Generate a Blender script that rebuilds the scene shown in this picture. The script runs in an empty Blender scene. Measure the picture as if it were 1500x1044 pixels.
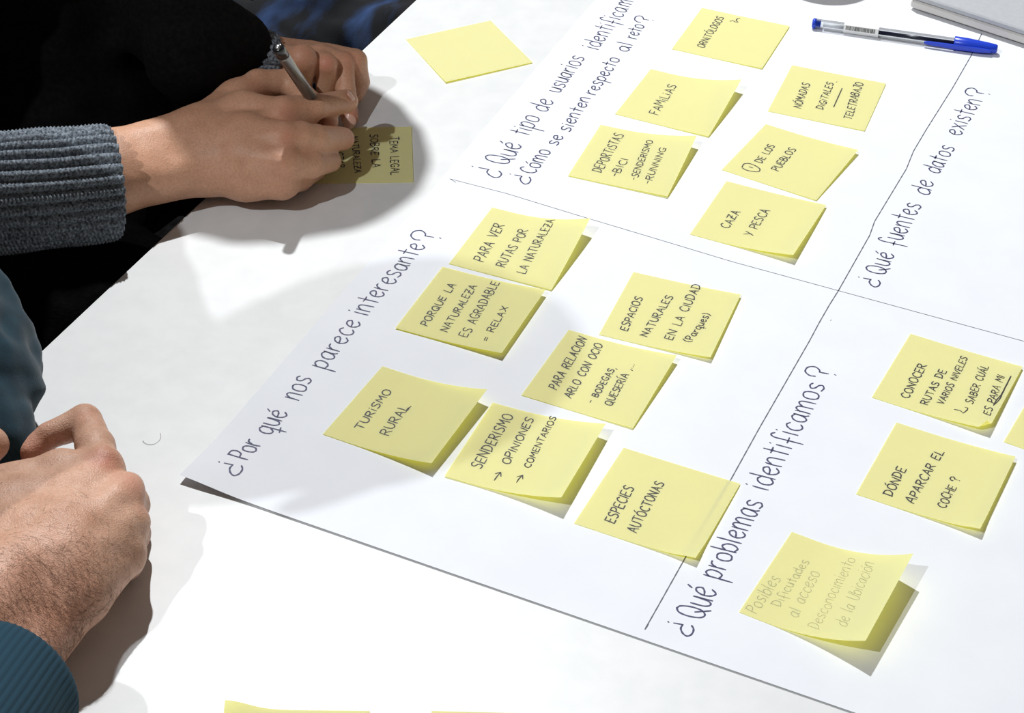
import bpy, math, random
import numpy as np
from mathutils import Vector, Matrix

random.seed(7)
rng = np.random.default_rng(5)
SC = bpy.context.scene
COL = SC.collection
TZ = 0.74                      # table top height in metres; all lists below are millimetres above the table top
def W(p): return Vector((p[0]/1000, p[1]/1000, p[2]/1000+TZ))

# ------------------------------------------------------------------ camera, light, exposure
cam_d = bpy.data.cameras.new('camera'); cam = bpy.data.objects.new('camera', cam_d); COL.objects.link(cam)
pitch, roll = 0.6648887, 0.0288001447
fwd = Vector((0, math.cos(pitch), -math.sin(pitch)))
r0 = Vector((1, 0, 0)); u0 = Vector((0, math.sin(pitch), math.cos(pitch)))
rt = math.cos(roll)*r0+math.sin(roll)*u0; up = -math.sin(roll)*r0+math.cos(roll)*u0
M = Matrix((rt, up, -fwd)).transposed().to_4x4(); M.translation = W((0, 0, 812.8075))
cam.matrix_world = M
cam_d.sensor_width = 36; cam_d.lens = 36*2976.5149/1500
cam_d.clip_start = .05; cam_d.clip_end = 50
SC.camera = cam

SC.view_settings.view_transform = 'Standard'; SC.view_settings.look = 'None'
SC.view_settings.gamma = 1; SC.view_settings.use_curve_mapping = False
SC.view_settings.exposure = 0.0

wd = bpy.data.worlds.new('room_ambient'); SC.world = wd; wd.use_nodes = True
bg = wd.node_tree.nodes['Background']; bg.inputs[0].default_value = (1.0, .87, .78, 1); bg.inputs[1].default_value = .135

def lamp(name, loc, power, radius, col):
    l = bpy.data.lights.new(name, 'POINT'); l.energy = power; l.shadow_soft_size = radius; l.color = col
    o = bpy.data.objects.new(name, l); COL.objects.link(o); o.location = W(loc)
lamp('ceiling_spot', (-330, 2550, 2400), 318, .024, (.96, .985, 1.0))     # far lamp, behind the sheet
lamp('ceiling_spot', (-1440, -300, 2400), 146, .024, (.93, .97, 1.0))     # lamp behind the man's shoulder

# ------------------------------------------------------------------ measured layout (mm on the table top)
NOTES = {"orni":[121.4898,1443.1174,-0.3812,0.8,0.8],"fami":[73.533,1340.2892,-0.4039,0.8,10.0247],"depo":[37.08,1251.5829,-0.3376,0.8,8.297],"noma":[191.3374,1351.0208,-0.3392,0.4,0.5],"unod":[150.5535,1266.0706,-0.5213,0.5,3.0],"caza":[122.7813,1181.2203,-0.4094,5.8192,1.6605],"parv":[-45.214,1137.1673,-0.3774,0.8,11.872],"porq":[-77.2233,1062.0498,-0.3777,3.5,3.5],"espa":[56.7081,1061.8955,-0.3336,3.0811,1.7143],"rela":[6.6165,996.5826,-0.4103,0.8,4.7156],"turi":[-115.0346,953.0362,-0.4346,6.639,9.0616],"send":[-38.5979,916.8419,-0.367,9.6716,7.9941],"espe":[39.2281,879.0518,-0.4187,2.0,0.6134],"cono":[229.3783,1004.6599,-0.4622,4.5,1.5],"dond":[208.6374,911.9869,-0.4524,3.5,3.0],"posi":[131.2771,810.0777,-0.4887,15.3135,17.5716],"blan":[-92.866,1446.9078,-1.0887,1.2,0.6],"tema":[-151.0344,1232.2485,0.0739,0.25,0.25],"edge":[306.3357,964.564,-0.4997,0.25,0.25],"bota":[-144.2451,651.5101,0.0198,0.25,0.25],"botb":[-36.8824,654.4435,0.0047,0.25,0.25]}
NOTE_TEXT = [["orni","ORNiTÓLOGOS",23.21,12.4,22.19,67.17,-6.09,0.69]
,["fami","FAMiLiAS",30.0,12.75,28.22,59.74,-7.14,0.4]
,["depo","DEPORTiSTAS",21.54,12.52,20.95,68.36,-7.35,0.66]
,["depo","-BICI",34.37,11.75,34.69,36.81,-5.85,0.18]
,["depo","-SENDERISMO",48.77,11.88,44.35,66.26,-5.0,0.6]
,["depo","-RUNNING",59.77,10.38,57.41,57.77,-5.06,0.9]
,["unod","DE LOS",21.41,23.99,19.39,50.95,-5.7,-0.26]
,["unod","PUEBLOS",36.44,20.62,34.76,54.91,-5.92,0.33]
,["caza","CAZA",22.47,18.56,22.33,42.07,-6.07,0.3]
,["caza","Y PESCA",40.52,15.51,41.41,52.19,-6.78,0.75]
,["noma","NÓMADAS",22.43,13.56,20.96,52.19,-6.18,0.75]
,["noma","DiGiTALES",39.11,18.2,37.81,60.25,-5.67,0.99]
,["noma","TELETRABAJO",62.53,11.68,59.49,68.95,-6.2,0.79]
,["parv","PARA VER",20.73,11.74,16.87,58.34,-7.64,0.55]
,["parv","RUTAS POR",36.59,11.46,35.36,58.19,-6.71,0.27]
,["parv","LA NATURALEZA",52.5,9.58,48.7,74.76,-6.34,0.12]
,["porq","PORQUE LA",18.25,10.36,16.97,60.26,-5.45,0.59]
,["porq","NATURALEZA",33.08,9.57,30.53,64.59,-5.33,0.43]
,["porq","ES AGRADABLE",47.87,9.22,43.23,73.87,-6.35,0.05]
,["porq","= RELAX",62.62,9.31,60.11,49.13,-4.77,0.41]
,["espa","ESPACIOS",16.12,10.52,15.06,49.34,-5.26,0.37]
,["espa","NATURALES",30.9,9.17,33.79,58.1,-5.14,0.14]
,["espa","EN LA CIUDAD",47.22,11.17,48.14,77.13,-5.93,0.46]
,["espa","(Parques)",59.3,12.58,63.22,46.82,-5.16,0.44]
,["rela","PARA RELACION",18.12,14.51,14.96,71.67,-5.97,1.04]
,["rela","ARLO CON OCIO",29.78,10.66,27.15,70.06,-5.5,0.91]
,["rela","- BODEGAS,",44.44,12.03,44.03,50.65,-4.46,0.28]
,["rela","QUESERÍA ,...",55.73,14.36,53.51,58.73,-5.13,0.23]
,["turi","TURiSMO",19.55,14.53,17.44,56.13,-5.31,0.11]
,["turi","RURAL",37.06,16.56,35.74,46.31,-6.6,0.25]
,["send","SENDERISMO",17.49,14.68,17.15,68.74,-6.75,0.35]
,["send","OPINIONES",32.04,24.52,30.3,70.36,-5.21,0.83]
,["send","COMENTARIOS",45.47,24.9,43.07,76.23,-4.26,0.64]
,["espe","ESPECIES",21.3,10.11,20.18,44.13,-6.38,0.27]
,["espe","AUTÓCTONAS",36.06,8.32,34.8,56.09,-6.04,-0.01]
,["cono","CONOCER",20.99,9.99,20.62,48.23,-5.45,-0.01]
,["cono","RUTAS DE",34.03,9.34,33.54,48.69,-4.83,0.02]
,["cono","VARIOS NIVELES",43.06,13.75,41.66,68.31,-4.5,0.8]
,["cono","SABER CUÁL",59.21,22.21,56.22,65.55,-5.0,0.76]
,["cono","ES PARA MI",72.33,14.62,68.89,59.4,-4.75,1.09]
,["dond","DÓNDE",19.68,7.92,19.64,35.92,-5.52,0.33]
,["dond","APARCAR EL",33.73,7.72,35.33,61.79,-5.47,1.16]
,["dond","COCHE ?",51.88,11.59,51.92,41.77,-5.51,0.71]
,["posi","Posibles",9.38,3.58,9.8,36.1,-7.44,0.78]
,["posi","Dificutades",18.59,15.46,18.6,57.58,-5.75,-0.43]
,["posi","al acceso",30.52,11.38,27.77,50.93,-7.48,0.74]
,["posi","Desconocimiento",45.1,5.97,42.56,69.23,-7.09,1.34]
,["posi","de la Ubicación",59.92,11.08,54.91,67.26,-8.19,2.55]
,["tema","TEMA LEGAL",59.34,61.26,60.1,9.94,5.87,0.41]
,["tema","SOBRE LA",44.48,65.5,46.19,20.44,5.88,0.14]
,["tema","NATURALEZA",30.4,62.9,33.75,13.46,4.85,0.18]
,["tema","REDACTAR",19.47,62.26,21.18,20.5,4.53,0.2]]
NOTE_STROKES = [["orni",[[[28.46,63.62],[30.13,65.92],[32.75,64.36],[34.69,64.94]],[[34.57,71.93],[32.6,70.12],[32.72,67.1],[35.06,65.11]]]]
,["noma",[[[45.91,25.13],[45.46,55.83]],[[39.08,63.29],[39.38,63.87]]]]
,["unod",[[[11.2,10.96],[10.51,15.94],[13.54,18.58],[18.83,18.26],[23.3,16.05],[24.11,12.53],[20.85,10.45],[15.42,9.31],[11.84,10.36]],[[15.4,14.69],[16.3,14.6],[18.36,14.58]]]]
,["send",[[[29.28,7.94],[30.01,16.2]],[[27.56,13.82],[30.01,16.2],[31.62,12.62]],[[42.95,9.92],[43.95,17.31]],[[41.16,15.06],[43.95,17.31],[45.3,13.97]]]]
,["cono",[[[50.43,12.22],[54.14,12.41],[56.42,10.93]],[[56.55,10.49],[57.86,14.81],[57.55,17.18],[55.75,17.13]],[[71.43,26.02],[72.54,39.22],[72.22,61.56]],[[71.47,26.81],[72.7,40.6],[72.21,62.09]]]]
,["turi",[[[35.82,41.54],[35.14,45.11],[36.08,47.4]]]]]
HEAD_TEXT = [["¿",-162.24,910.31,-159.41,922.31,-11.26,2.99]
,["Por",-158.31,927.03,-150.79,943.48,-12.62,4.27]
,["qué",-147.21,951.44,-138.43,972.6,-13.24,4.65]
,["nos",-133.38,985.4,-126.25,1006.69,-13.68,5.11]
,["parece",-119.17,1017.74,-100.23,1067.93,-13.18,5.04]
,["interesante",-96.83,1075.94,-62.32,1158.09,-13.39,4.57]
,["?",-53.91,1161.05,-50.83,1173.69,-19.01,5.74]
,["¿",-12.83,1245.64,-10.94,1256.94,-17.37,6.07]
,["Qué",-7.63,1264.18,3.17,1292.12,-16.52,6.53]
,["tipo",7.56,1304.85,16.35,1331.89,-15.08,6.32]
,["de",20.94,1340.7,26.69,1356.8,-13.54,6.18]
,["usuarios",31.33,1369.71,51.45,1424.73,-12.89,5.61]
,["identifica",61.87,1438.76,87.99,1508.0,-13.42,6.0]
,["mos",89.24,1512.05,98.28,1536.38,-13.81,6.44]
,["¿",8.32,1238.43,10.63,1250.36,-12.25,4.34]
,["Cómo",12.9,1253.28,24.69,1284.84,-11.56,4.31]
,["se",28.82,1293.21,34.33,1305.86,-9.81,3.86]
,["sienten",38.94,1312.82,55.04,1362.58,-9.8,4.34]
,["respecto",58.82,1368.09,79.54,1424.68,-10.12,4.49]
,["al",85.47,1436.75,90.62,1448.91,-11.51,4.4]
,["reto",93.26,1457.96,100.82,1480.65,-10.27,3.71]
,["?",106.94,1483.65,109.1,1495.29,-14.06,4.46]
,["¿",248.07,1123.65,251.18,1133.49,-11.89,4.19]
,["Qué",254.65,1138.6,264.15,1163.85,-13.23,5.13]
,["fuentes",268.86,1173.62,292.15,1226.57,-14.14,5.29]
,["de",299.74,1239.91,306.08,1257.35,-12.76,5.88]
,["datos",311.5,1269.32,328.12,1305.82,-11.81,6.12]
,["existen",335.55,1323.47,360.21,1375.87,-13.32,5.69]
,["?",365.14,1379.89,369.64,1392.8,-17.98,6.16]
,["¿",103.2,789.33,105.74,799.66,-11.57,3.38]
,["Qué",110.57,803.14,119.89,826.53,-15.52,5.49]
,["problemas",122.44,835.99,152.38,901.46,-13.63,4.81]
,["identificamos",156.05,912.99,200.87,1015.01,-13.93,5.05]
,["?",207.19,1020.92,210.45,1031.6,-17.26,5.66]]
LINES = [[[378.01,1483.59],[362.98,1445.77],[340.63,1395.11],[310.85,1331.52],[296.59,1299.76],[287.89,1274.84],[255.66,1204.25],[250.16,1186.89],[220.72,1119.39],[212.83,1102.67],[203.88,1082.43],[195.33,1061.93],[155.15,970.95],[134.47,922.69],[103.39,853.13],[77.96,794.32]],[[-44.29,1239.03],[-48.95,1243.76],[-7.32,1226.62],[40.85,1202.77],[96.8,1175.77],[150.65,1149.53],[220.16,1119.36],[337.78,1068.28],[387.38,1046.93]],[[211.66,1085.06],[212.2,1085.85]],[[78.15,794.33],[80.19,798.61]]]
CHAINS = {"w_right":[[8,[-334.4,1162.1,46.0,22],[-284.6,1192.7,38.0,22.5],[-228.1,1231.5,38.0,21]],[10,[-332.7,1151.3,42.0,23],[-282.8,1179.4,32.0,22.5],[-223.1,1207.7,27.0,19]],[10,[-228.1,1231.5,38.0,20],[-198.3,1250.9,47.0,14],[-166.9,1240.4,55.0,10.5]],[8,[-225.8,1221.2,36.0,20],[-193.1,1221.0,48.0,14],[-164.0,1211.6,52.0,11]],[8,[-223.6,1212.8,30.0,20],[-190.7,1205.1,40.0,15],[-162.9,1196.4,42.0,11.5]],[8,[-223.7,1210.8,25.0,18],[-191.5,1204.3,24.0,17],[-165.9,1198.6,24.0,13.5]],[7,[-225.1,1245.5,38.0,17],[-206.8,1277.7,42.0,13],[-192.2,1294.9,45.0,10.5]],[3,[-192.4,1295.9,45.0,10.2],[-169.8,1304.2,42.0,9.5],[-152.0,1280.7,38.0,8.6],[-138.1,1263.3,34.0,7.2]],[3,[-166.9,1240.6,56.0,10.5],[-146.9,1253.0,52.0,9],[-126.3,1279.3,42.0,8.8]],[6,[-168.2,1231.9,50.0,9],[-153.4,1245.9,43.0,8]],[3,[-164.0,1211.6,52.0,10.8],[-153.3,1217.9,49.0,10.6],[-143.6,1224.4,43.0,10.3],[-127.0,1251.9,27.0,8.6]],[3,[-162.0,1196.0,40.0,11],[-145.8,1208.5,32.0,9.5],[-134.4,1232.3,20.0,8]],[4,[-165.3,1201.7,22.0,12],[-155.6,1217.6,16.0,10],[-145.7,1234.6,10.0,7.5]],[5,[-194.7,1231.2,25.0,17],[-165.2,1228.4,22.0,14]],[6,[-202.8,1210.9,50.0,5],[-166.0,1205.1,56.0,3.4]],[6,[-205.0,1228.0,50.0,5],[-169.8,1232.5,58.0,3.2]],[6,[-202.3,1203.1,42.0,5],[-164.6,1188.5,47.0,3.6]]],"w_left":[[8,[-238.7,1319.1,60.0,24],[-194.0,1337.9,38.0,19]],[8,[-194.0,1337.9,38.0,19],[-175.9,1337.5,40.0,12]],[8,[-194.0,1337.9,38.0,18],[-162.5,1355.9,34.0,10]],[8,[-192.2,1343.5,36.0,18],[-147.4,1361.4,32.0,9.5]],[6,[-189.1,1357.7,25.0,16],[-142.3,1360.3,25.0,13]],[3,[-176.4,1333.9,42.0,12],[-162.2,1323.1,51.0,10.3],[-166.0,1332.8,20.0,9]],[1.5,[-162.4,1346.5,40.0,10],[-145.1,1328.2,44.0,8.2],[-147.0,1331.3,12.0,7.5]],[1.5,[-150.5,1341.6,42.0,10.5],[-133.6,1341.3,38.0,7.9],[-130.7,1325.4,22.0,7.4],[-127.4,1312.4,8.5,6.9]],[1.5,[-145.1,1348.9,38.0,10.5],[-126.4,1352.5,33.0,9.8],[-123.5,1351.1,16.0,8.5],[-126.3,1344.5,9.0,7.5]]],"m_right":[[8,[-291.7,680.8,55.0,32],[-264.5,768.5,45.0,25]],[10,[-267.4,668.4,40.0,27],[-245.3,757.8,30.0,21]],[10,[-264.5,768.5,45.0,24],[-245.9,806.2,50.0,17],[-228.7,856.3,50.0,12]],[8,[-256.9,763.6,40.0,22],[-238.3,795.8,50.0,17],[-215.1,837.4,50.0,12]],[8,[-249.6,759.7,34.0,20],[-231.7,786.4,44.0,17],[-210.9,821.8,43.0,12.5]],[8,[-245.3,757.8,30.0,18],[-229.2,776.9,34.0,17],[-211.1,808.3,33.0,12.8]],[10,[-285.8,796.9,42.0,24],[-264.9,805.3,45.0,20],[-247.5,830.8,45.0,16]],[14,[-306.3,819.9,40.0,22],[-274.3,830.2,42.0,19],[-247.8,842.7,46.0,15]],[8,[-300.0,834.7,42.0,16],[-299.8,850.7,42.0,11],[-274.2,850.8,46.0,10.5],[-252.3,857.6,48.0,12],[-230.9,856.8,48.0,12]],[4,[-303.3,854.6,42.0,12],[-302.0,866.0,48.0,9.5],[-295.7,875.3,52.0,10.5]],[4,[-228.9,857.5,50.0,11.8],[-237.1,880.1,48.0,10.6],[-247.9,905.8,45.0,10.2]],[2,[-248.4,906.4,45.0,10.2],[-267.6,896.7,42.0,7.8]],[1.5,[-267.9,897.3,41.0,7.8],[-277.1,888.7,36.0,8]],[7,[-236.7,786.3,58.0,7],[-215.0,829.7,57.0,5]],[7,[-234.9,778.0,50.0,7],[-210.8,814.2,50.0,5]],[7,[-241.3,803.2,59.0,7],[-228.8,850.7,55.0,5]],[3,[-228.0,861.1,54.0,9]],[3,[-212.5,844.4,50.0,9]],[3,[-205.7,826.4,42.0,7]],[4,[-215.1,838.5,48.0,12],[-218.1,863.6,20.0,11.5],[-238.9,858.7,12.0,11]],[4,[-210.8,823.9,40.0,12],[-214.0,841.7,17.0,11],[-235.3,838.8,12.0,11]],[4,[-210.6,809.4,32.0,12],[-213.8,822.6,14.0,10],[-236.4,812.2,11.0,10]],[10,[-241.6,829.9,28.0,22],[-255.6,786.1,28.0,22],[-285.5,788.1,30.0,22]]],"m_left":[[8,[-335.0,963.8,46.0,24],[-319.9,918.3,36.0,20],[-324.3,869.3,36.0,24]],[6,[-324.3,869.3,36.0,24],[-324.0,842.5,34.0,22]]],"m_leftsleeve":[[12,[-364.3,1014.0,70.0,34],[-334.8,990.8,62.0,26],[-324.2,985.5,58.0,22]],[4,[-324.1,972.7,50.0,30],[-314.2,948.2,46.0,30]],[5,[-315.0,948.1,46.0,28],[-303.4,945.1,42.0,22],[-297.9,936.0,38.0,18]],[8,[-315.7,940.8,44.0,28],[-306.9,910.2,38.0,24],[-299.3,896.7,34.0,20]],[4,[-303.8,891.1,36.0,20],[-287.8,890.9,30.0,11],[-282.0,892.3,28.0,8]],[3,[-319.7,972.4,66.0,20],[-306.7,978.1,58.0,12]]]}
PTS = {"cuffW0":[-278.3,1171.8,36.0],"cuffW1":[-381.8,1128.4,50.0],"cuffL0":[-187.1,1336.5,39.0],"cuffL1":[-207.8,1328.5,47.0],"foreL":[-238.7,1319.1,60.0],"foreM":[-211.9,1325.8,49.0],"cuffM0":[-249.6,705.4,40.0],"cuffM1":[-275.1,605.1,60.0],"penTip":[-131.8,1288.2,0.0],"penTop":[-165.7,1216.2,121.0],"bic0":[238.6,1485.6,4.5],"bic1":[384.4,1450.3,5.0],"bicCap0":[350.2,1457.2,5.0],"bicLab0":[263.6,1479.0,4.5],"bicLab1":[291.3,1472.7,4.5],"bicTube0":[291.3,1472.7,4.5],"clip0":[326.1,1454.3,4.0],"bicBarEnd":[357.5,1457.4,4.5],"lap0":[333.4,1515.2,13.0],"lap1":[407.2,1465.3,13.0],"hair":[-219.5,946.1,0.3],"thumbnail":[-291.3,884.4,50.0],"kW1":[-161.5,1225.3,66.0],"kW2":[-158.9,1198.5,62.0],"kW3":[-156.6,1172.5,52.0],"kW4":[-163.4,1173.0,38.0],"kW5":[-124.5,1276.1,44.0],"kW6":[-125.3,1249.4,28.0],"kW7":[-189.7,1278.0,55.0],"kL1":[-161.2,1319.9,54.0],"kL2":[-143.8,1321.3,48.0],"kL3":[-127.2,1309.9,10.0],"kL4":[-124.5,1339.0,42.0],"kM1":[-226.4,854.3,62.0],"kM2":[-207.7,837.9,58.0],"kM3":[-203.0,829.5,48.0],"kM4":[-244.9,898.8,54.0],"kM5":[-277.3,888.1,36.0],"kM6":[-227.3,734.9,60.0],"tipL3":[-126.4,1304.7,12.0],"dipL3":[-128.9,1312.1,27.0],"tipW":[-126.3,1273.6,46.0]}

# ------------------------------------------------------------------ materials
def mat(name, base=(.8, .8, .8), rough=.5, **kw):
    m = bpy.data.materials.new(name); m.use_nodes = True
    b = m.node_tree.nodes['Principled BSDF']
    b.inputs['Base Color'].default_value = (*base, 1); b.inputs['Roughness'].default_value = rough
    for k, v in kw.items(): b.inputs[k].default_value = v
    return m
def nd(m, t, **kw):
    n = m.node_tree.nodes.new(t)
    for k, v in kw.items(): setattr(n, k, v)
    return n
def ln(m, a, b): m.node_tree.links.new(a, b)
def coords(m, scale):
    c = nd(m, 'ShaderNodeTexCoord'); mp = nd(m, 'ShaderNodeMapping'); ln(m, c.outputs['Object'], mp.inputs[0])
    mp.inputs['Scale'].default_value = scale if isinstance(scale, tuple) else (scale,)*3
    return mp.outputs[0]
def noisy(m, c1, c2, scale, bump=0, dist=.0005, detail=6, bscale=None, lo=.35, hi=.65):
    b = m.node_tree.nodes['Principled BSDF']
    n = nd(m, 'ShaderNodeTexNoise'); n.inputs['Scale'].default_value = 1; n.inputs['Detail'].default_value = detail
    ln(m, coords(m, scale), n.inputs[0])
    r = nd(m, 'ShaderNodeValToRGB'); r.color_ramp.elements[0].position = lo; r.color_ramp.elements[1].position = hi
    r.color_ramp.elements[0].color = (*c1, 1); r.color_ramp.elements[1].color = (*c2, 1)
    ln(m, n.outputs[0], r.inputs[0]); ln(m, r.outputs[0], b.inputs['Base Color'])
    if bump:
        n2 = nd(m, 'ShaderNodeTexNoise'); n2.inputs['Scale'].default_value = 1; n2.inputs['Detail'].default_value = 4
        ln(m, coords(m, bscale or scale), n2.inputs[0])
        bp = nd(m, 'ShaderNodeBump'); bp.inputs['Strength'].default_value = bump; bp.inputs['Distance'].default_value = dist
        ln(m, n2.outputs[0], bp.inputs['Height']); ln(m, bp.outputs[0], b.inputs['Normal'])
    return r
M_table = mat('white_laminate', rough=.42); noisy(M_table, (.70, .71, .71), (.74, .745, .745), 60, .08, .0002, bscale=900)
M_edge = mat('white_edge_band', (.82, .82, .81), .35)
M_paper = mat('white_flipchart_paper', rough=.85); noisy(M_paper, (.79, .81, .855), (.815, .835, .875), 25, .12, .0003, bscale=160)
def note_mat(name, c, trans, tcol):
    m = bpy.data.materials.new(name); m.use_nodes = True; nt = m.node_tree
    for n in list(nt.nodes): nt.nodes.remove(n)
    out = nd(m, 'ShaderNodeOutputMaterial'); mix = nd(m, 'ShaderNodeMixShader'); mix.inputs[0].default_value = trans
    d = nd(m, 'ShaderNodeBsdfDiffuse'); t = nd(m, 'ShaderNodeBsdfTranslucent'); t.inputs[0].default_value = (*tcol, 1)
    n = nd(m, 'ShaderNodeTexNoise'); n.inputs['Scale'].default_value = 1; n.inputs['Detail'].default_value = 5
    ln(m, coords(m, 90), n.inputs[0])
    r = nd(m, 'ShaderNodeValToRGB'); r.color_ramp.elements[0].color = (*[v*.97 for v in c], 1); r.color_ramp.elements[1].color = (*c, 1)
    ln(m, n.outputs[0], r.inputs[0]); ln(m, r.outputs[0], d.inputs[0])
    ln(m, d.outputs[0], mix.inputs[1]); ln(m, t.outputs[0], mix.inputs[2]); ln(m, mix.outputs[0], out.inputs[0])
    return m
M_note = note_mat('yellow_note_paper', (.97, .99, .70), .52, (1.0, .90, .03))
M_ink = mat('black_marker_ink', (.022, .021, .018), .6)
M_ink2 = mat('faded_blue_black_ink', (.040, .041, .115), .6)
M_pencil = mat('pencil_graphite', (.36, .34, .16), .6)
M_line = mat('thin_pen_line', (.09, .095, .12), .6)

def skin_mat(name, base, red, dark, bumpd):
    m = mat(name, base, .47); b = m.node_tree.nodes['Principled BSDF']
    b.inputs['Subsurface Weight'].default_value = .12; b.inputs['Subsurface Radius'].default_value = (1, .35, .2); b.inputs['Subsurface Scale'].default_value = .004
    b.inputs['Specular IOR Level'].default_value = .35
    r = noisy(m, dark, base, 55, lo=.3, hi=.6)
    fine = nd(m, 'ShaderNodeTexNoise'); fine.inputs['Scale'].default_value = 1; fine.inputs['Detail'].default_value = 3
    ln(m, coords(m, 700), fine.inputs[0])
    fr = nd(m, 'ShaderNodeValToRGB'); fr.color_ramp.elements[0].position = .3; fr.color_ramp.elements[0].color = (.84, .82, .8, 1); fr.color_ramp.elements[1].position = .6
    ln(m, fine.outputs[0], fr.inputs[0])
    mul = nd(m, 'ShaderNodeMixRGB', blend_type='MULTIPLY'); mul.inputs[0].default_value = 1
    ln(m, r.outputs[0], mul.inputs[1]); ln(m, fr.outputs[0], mul.inputs[2])
    at = nd(m, 'ShaderNodeAttribute', attribute_name='redness')
    mx = nd(m, 'ShaderNodeMixRGB'); ln(m, at.outputs['Fac'], mx.inputs[0]); ln(m, mul.outputs[0], mx.inputs[1]); mx.inputs[2].default_value = (*red, 1)
    ln(m, mx.outputs[0], b.inputs['Base Color'])
    v = nd(m, 'ShaderNodeTexVoronoi'); v.inputs['Scale'].default_value = 1; ln(m, coords(m, 1000), v.inputs[0])
    n2 = nd(m, 'ShaderNodeTexNoise'); n2.inputs['Scale'].default_value = 1; ln(m, coords(m, 220), n2.inputs[0])
    ad = nd(m, 'ShaderNodeMath', operation='ADD'); ln(m, v.outputs[0], ad.inputs[0]); ln(m, n2.outputs[0], ad.inputs[1])
    bp = nd(m, 'ShaderNodeBump'); bp.inputs['Strength'].default_value = .35; bp.inputs['Distance'].default_value = bumpd
    ln(m, ad.outputs[0], bp.inputs['Height']); ln(m, bp.outputs[0], b.inputs['Normal'])
    return m
M_skinW = skin_mat('tan_skin', (.65, .36, .235), (.62, .23, .155), (.56, .295, .185), .0004)
M_skinM = skin_mat('fair_freckled_skin', (.66, .40, .285), (.58, .23, .16), (.53, .29, .19), .0006)
M_nail = mat('fingernail', (.68, .40, .31), .28)
M_knit = mat('grey_melange_knit', rough=.95); noisy(M_knit, (.05, .06, .075), (.29, .335, .385), 520, .5, .0008, detail=3, bscale=1300, lo=.36, hi=.68)
M_black = mat('black_knit', rough=1.0); noisy(M_black, (.0035, .0033, .0035), (.007, .0065, .0065), 250, .4, .001, bscale=500)
M_black.node_tree.nodes['Principled BSDF'].inputs['Specular IOR Level'].default_value = .1
M_denim = mat('blue_denim', rough=.95); noisy(M_denim, (.0006, .0012, .0035), (.030, .082, .235), 1, .4, .0008, bscale=900, detail=7, lo=.47, hi=.74)  # near-black to blue streaks paint lit fold ridges and shade into the denim
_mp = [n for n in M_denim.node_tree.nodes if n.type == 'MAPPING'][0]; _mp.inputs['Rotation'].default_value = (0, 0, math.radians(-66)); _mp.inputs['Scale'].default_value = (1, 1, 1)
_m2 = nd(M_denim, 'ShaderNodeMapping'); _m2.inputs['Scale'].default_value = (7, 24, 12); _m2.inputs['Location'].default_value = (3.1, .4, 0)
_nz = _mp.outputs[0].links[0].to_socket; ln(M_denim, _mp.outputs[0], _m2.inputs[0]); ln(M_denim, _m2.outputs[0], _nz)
M_teal = mat('teal_sweatshirt', rough=.95, **{'Sheen Weight': .15}); noisy(M_teal, (.005, .026, .042), (.009, .042, .066), 90, .4, .0006, bscale=1500)
M_tealrib = mat('teal_rib_cuff', (.008, .042, .070), .95)
M_hairb = mat('dark_brown_hair', (.012, .008, .006), .55)
M_armhair = mat('brown_body_hair', (.13, .065, .035), .6)
M_floor = mat('dark_carpet', rough=1, **{'Specular IOR Level': 0.}); noisy(M_floor, (.004, .004, .004), (.009, .009, .009), 60, .3, .002)
M_blackp = mat('glossy_black_plastic', (.012, .012, .013), .18)
M_barrel = mat('satin_grey_barrel', (.20, .19, .18), .26, Metallic=.75)
M_blue = mat('blue_plastic', (.012, .055, .62), .3, **{'Subsurface Weight': .0})
M_inktube = mat('dark_ink_tube', (.012, .013, .03), .25)
M_white = mat('white_label', (.85, .85, .85), .5)
M_lap = mat('silver_grey_shell', rough=.5, Metallic=.0); noisy(M_lap, (.46, .475, .50), (.49, .505, .53), 300)
M_lapside = mat('warm_grey_case_side', (.68, .655, .62), .5)
M_seam = mat('dark_rubber', (.05, .05, .05), .7)
M_cup = mat('white_ceramic', (.8, .8, .78), .2)
M_steel = mat('grey_steel', (.4, .4, .4), .35, Metallic=.9)
M_chair = mat('black_chair_plastic', (.01, .01, .01), .6)
def clear_mat():
    m = bpy.data.materials.new('clear_plastic'); m.use_nodes = True; nt = m.node_tree
    for n in list(nt.nodes): nt.nodes.remove(n)
    out = nd(m, 'ShaderNodeOutputMaterial'); mix = nd(m, 'ShaderNodeMixShader')
    t = nd(m, 'ShaderNodeBsdfTransparent'); t.inputs[0].default_value = (.90, .91, .92, 1)
    g = nd(m, 'ShaderNodeBsdfGlossy'); g.inputs['Roughness'].default_value = .12
    f = nd(m, 'ShaderNodeLayerWeight'); f.inputs[0].default_value = .35
    ln(m, f.outputs['Facing'], mix.inputs[0]); ln(m, t.outputs[0], mix.inputs[1]); ln(m, g.outputs[0], mix.inputs[2]); ln(m, mix.outputs[0], out.inputs[0])
    return m
M_clear = clear_mat()

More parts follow.
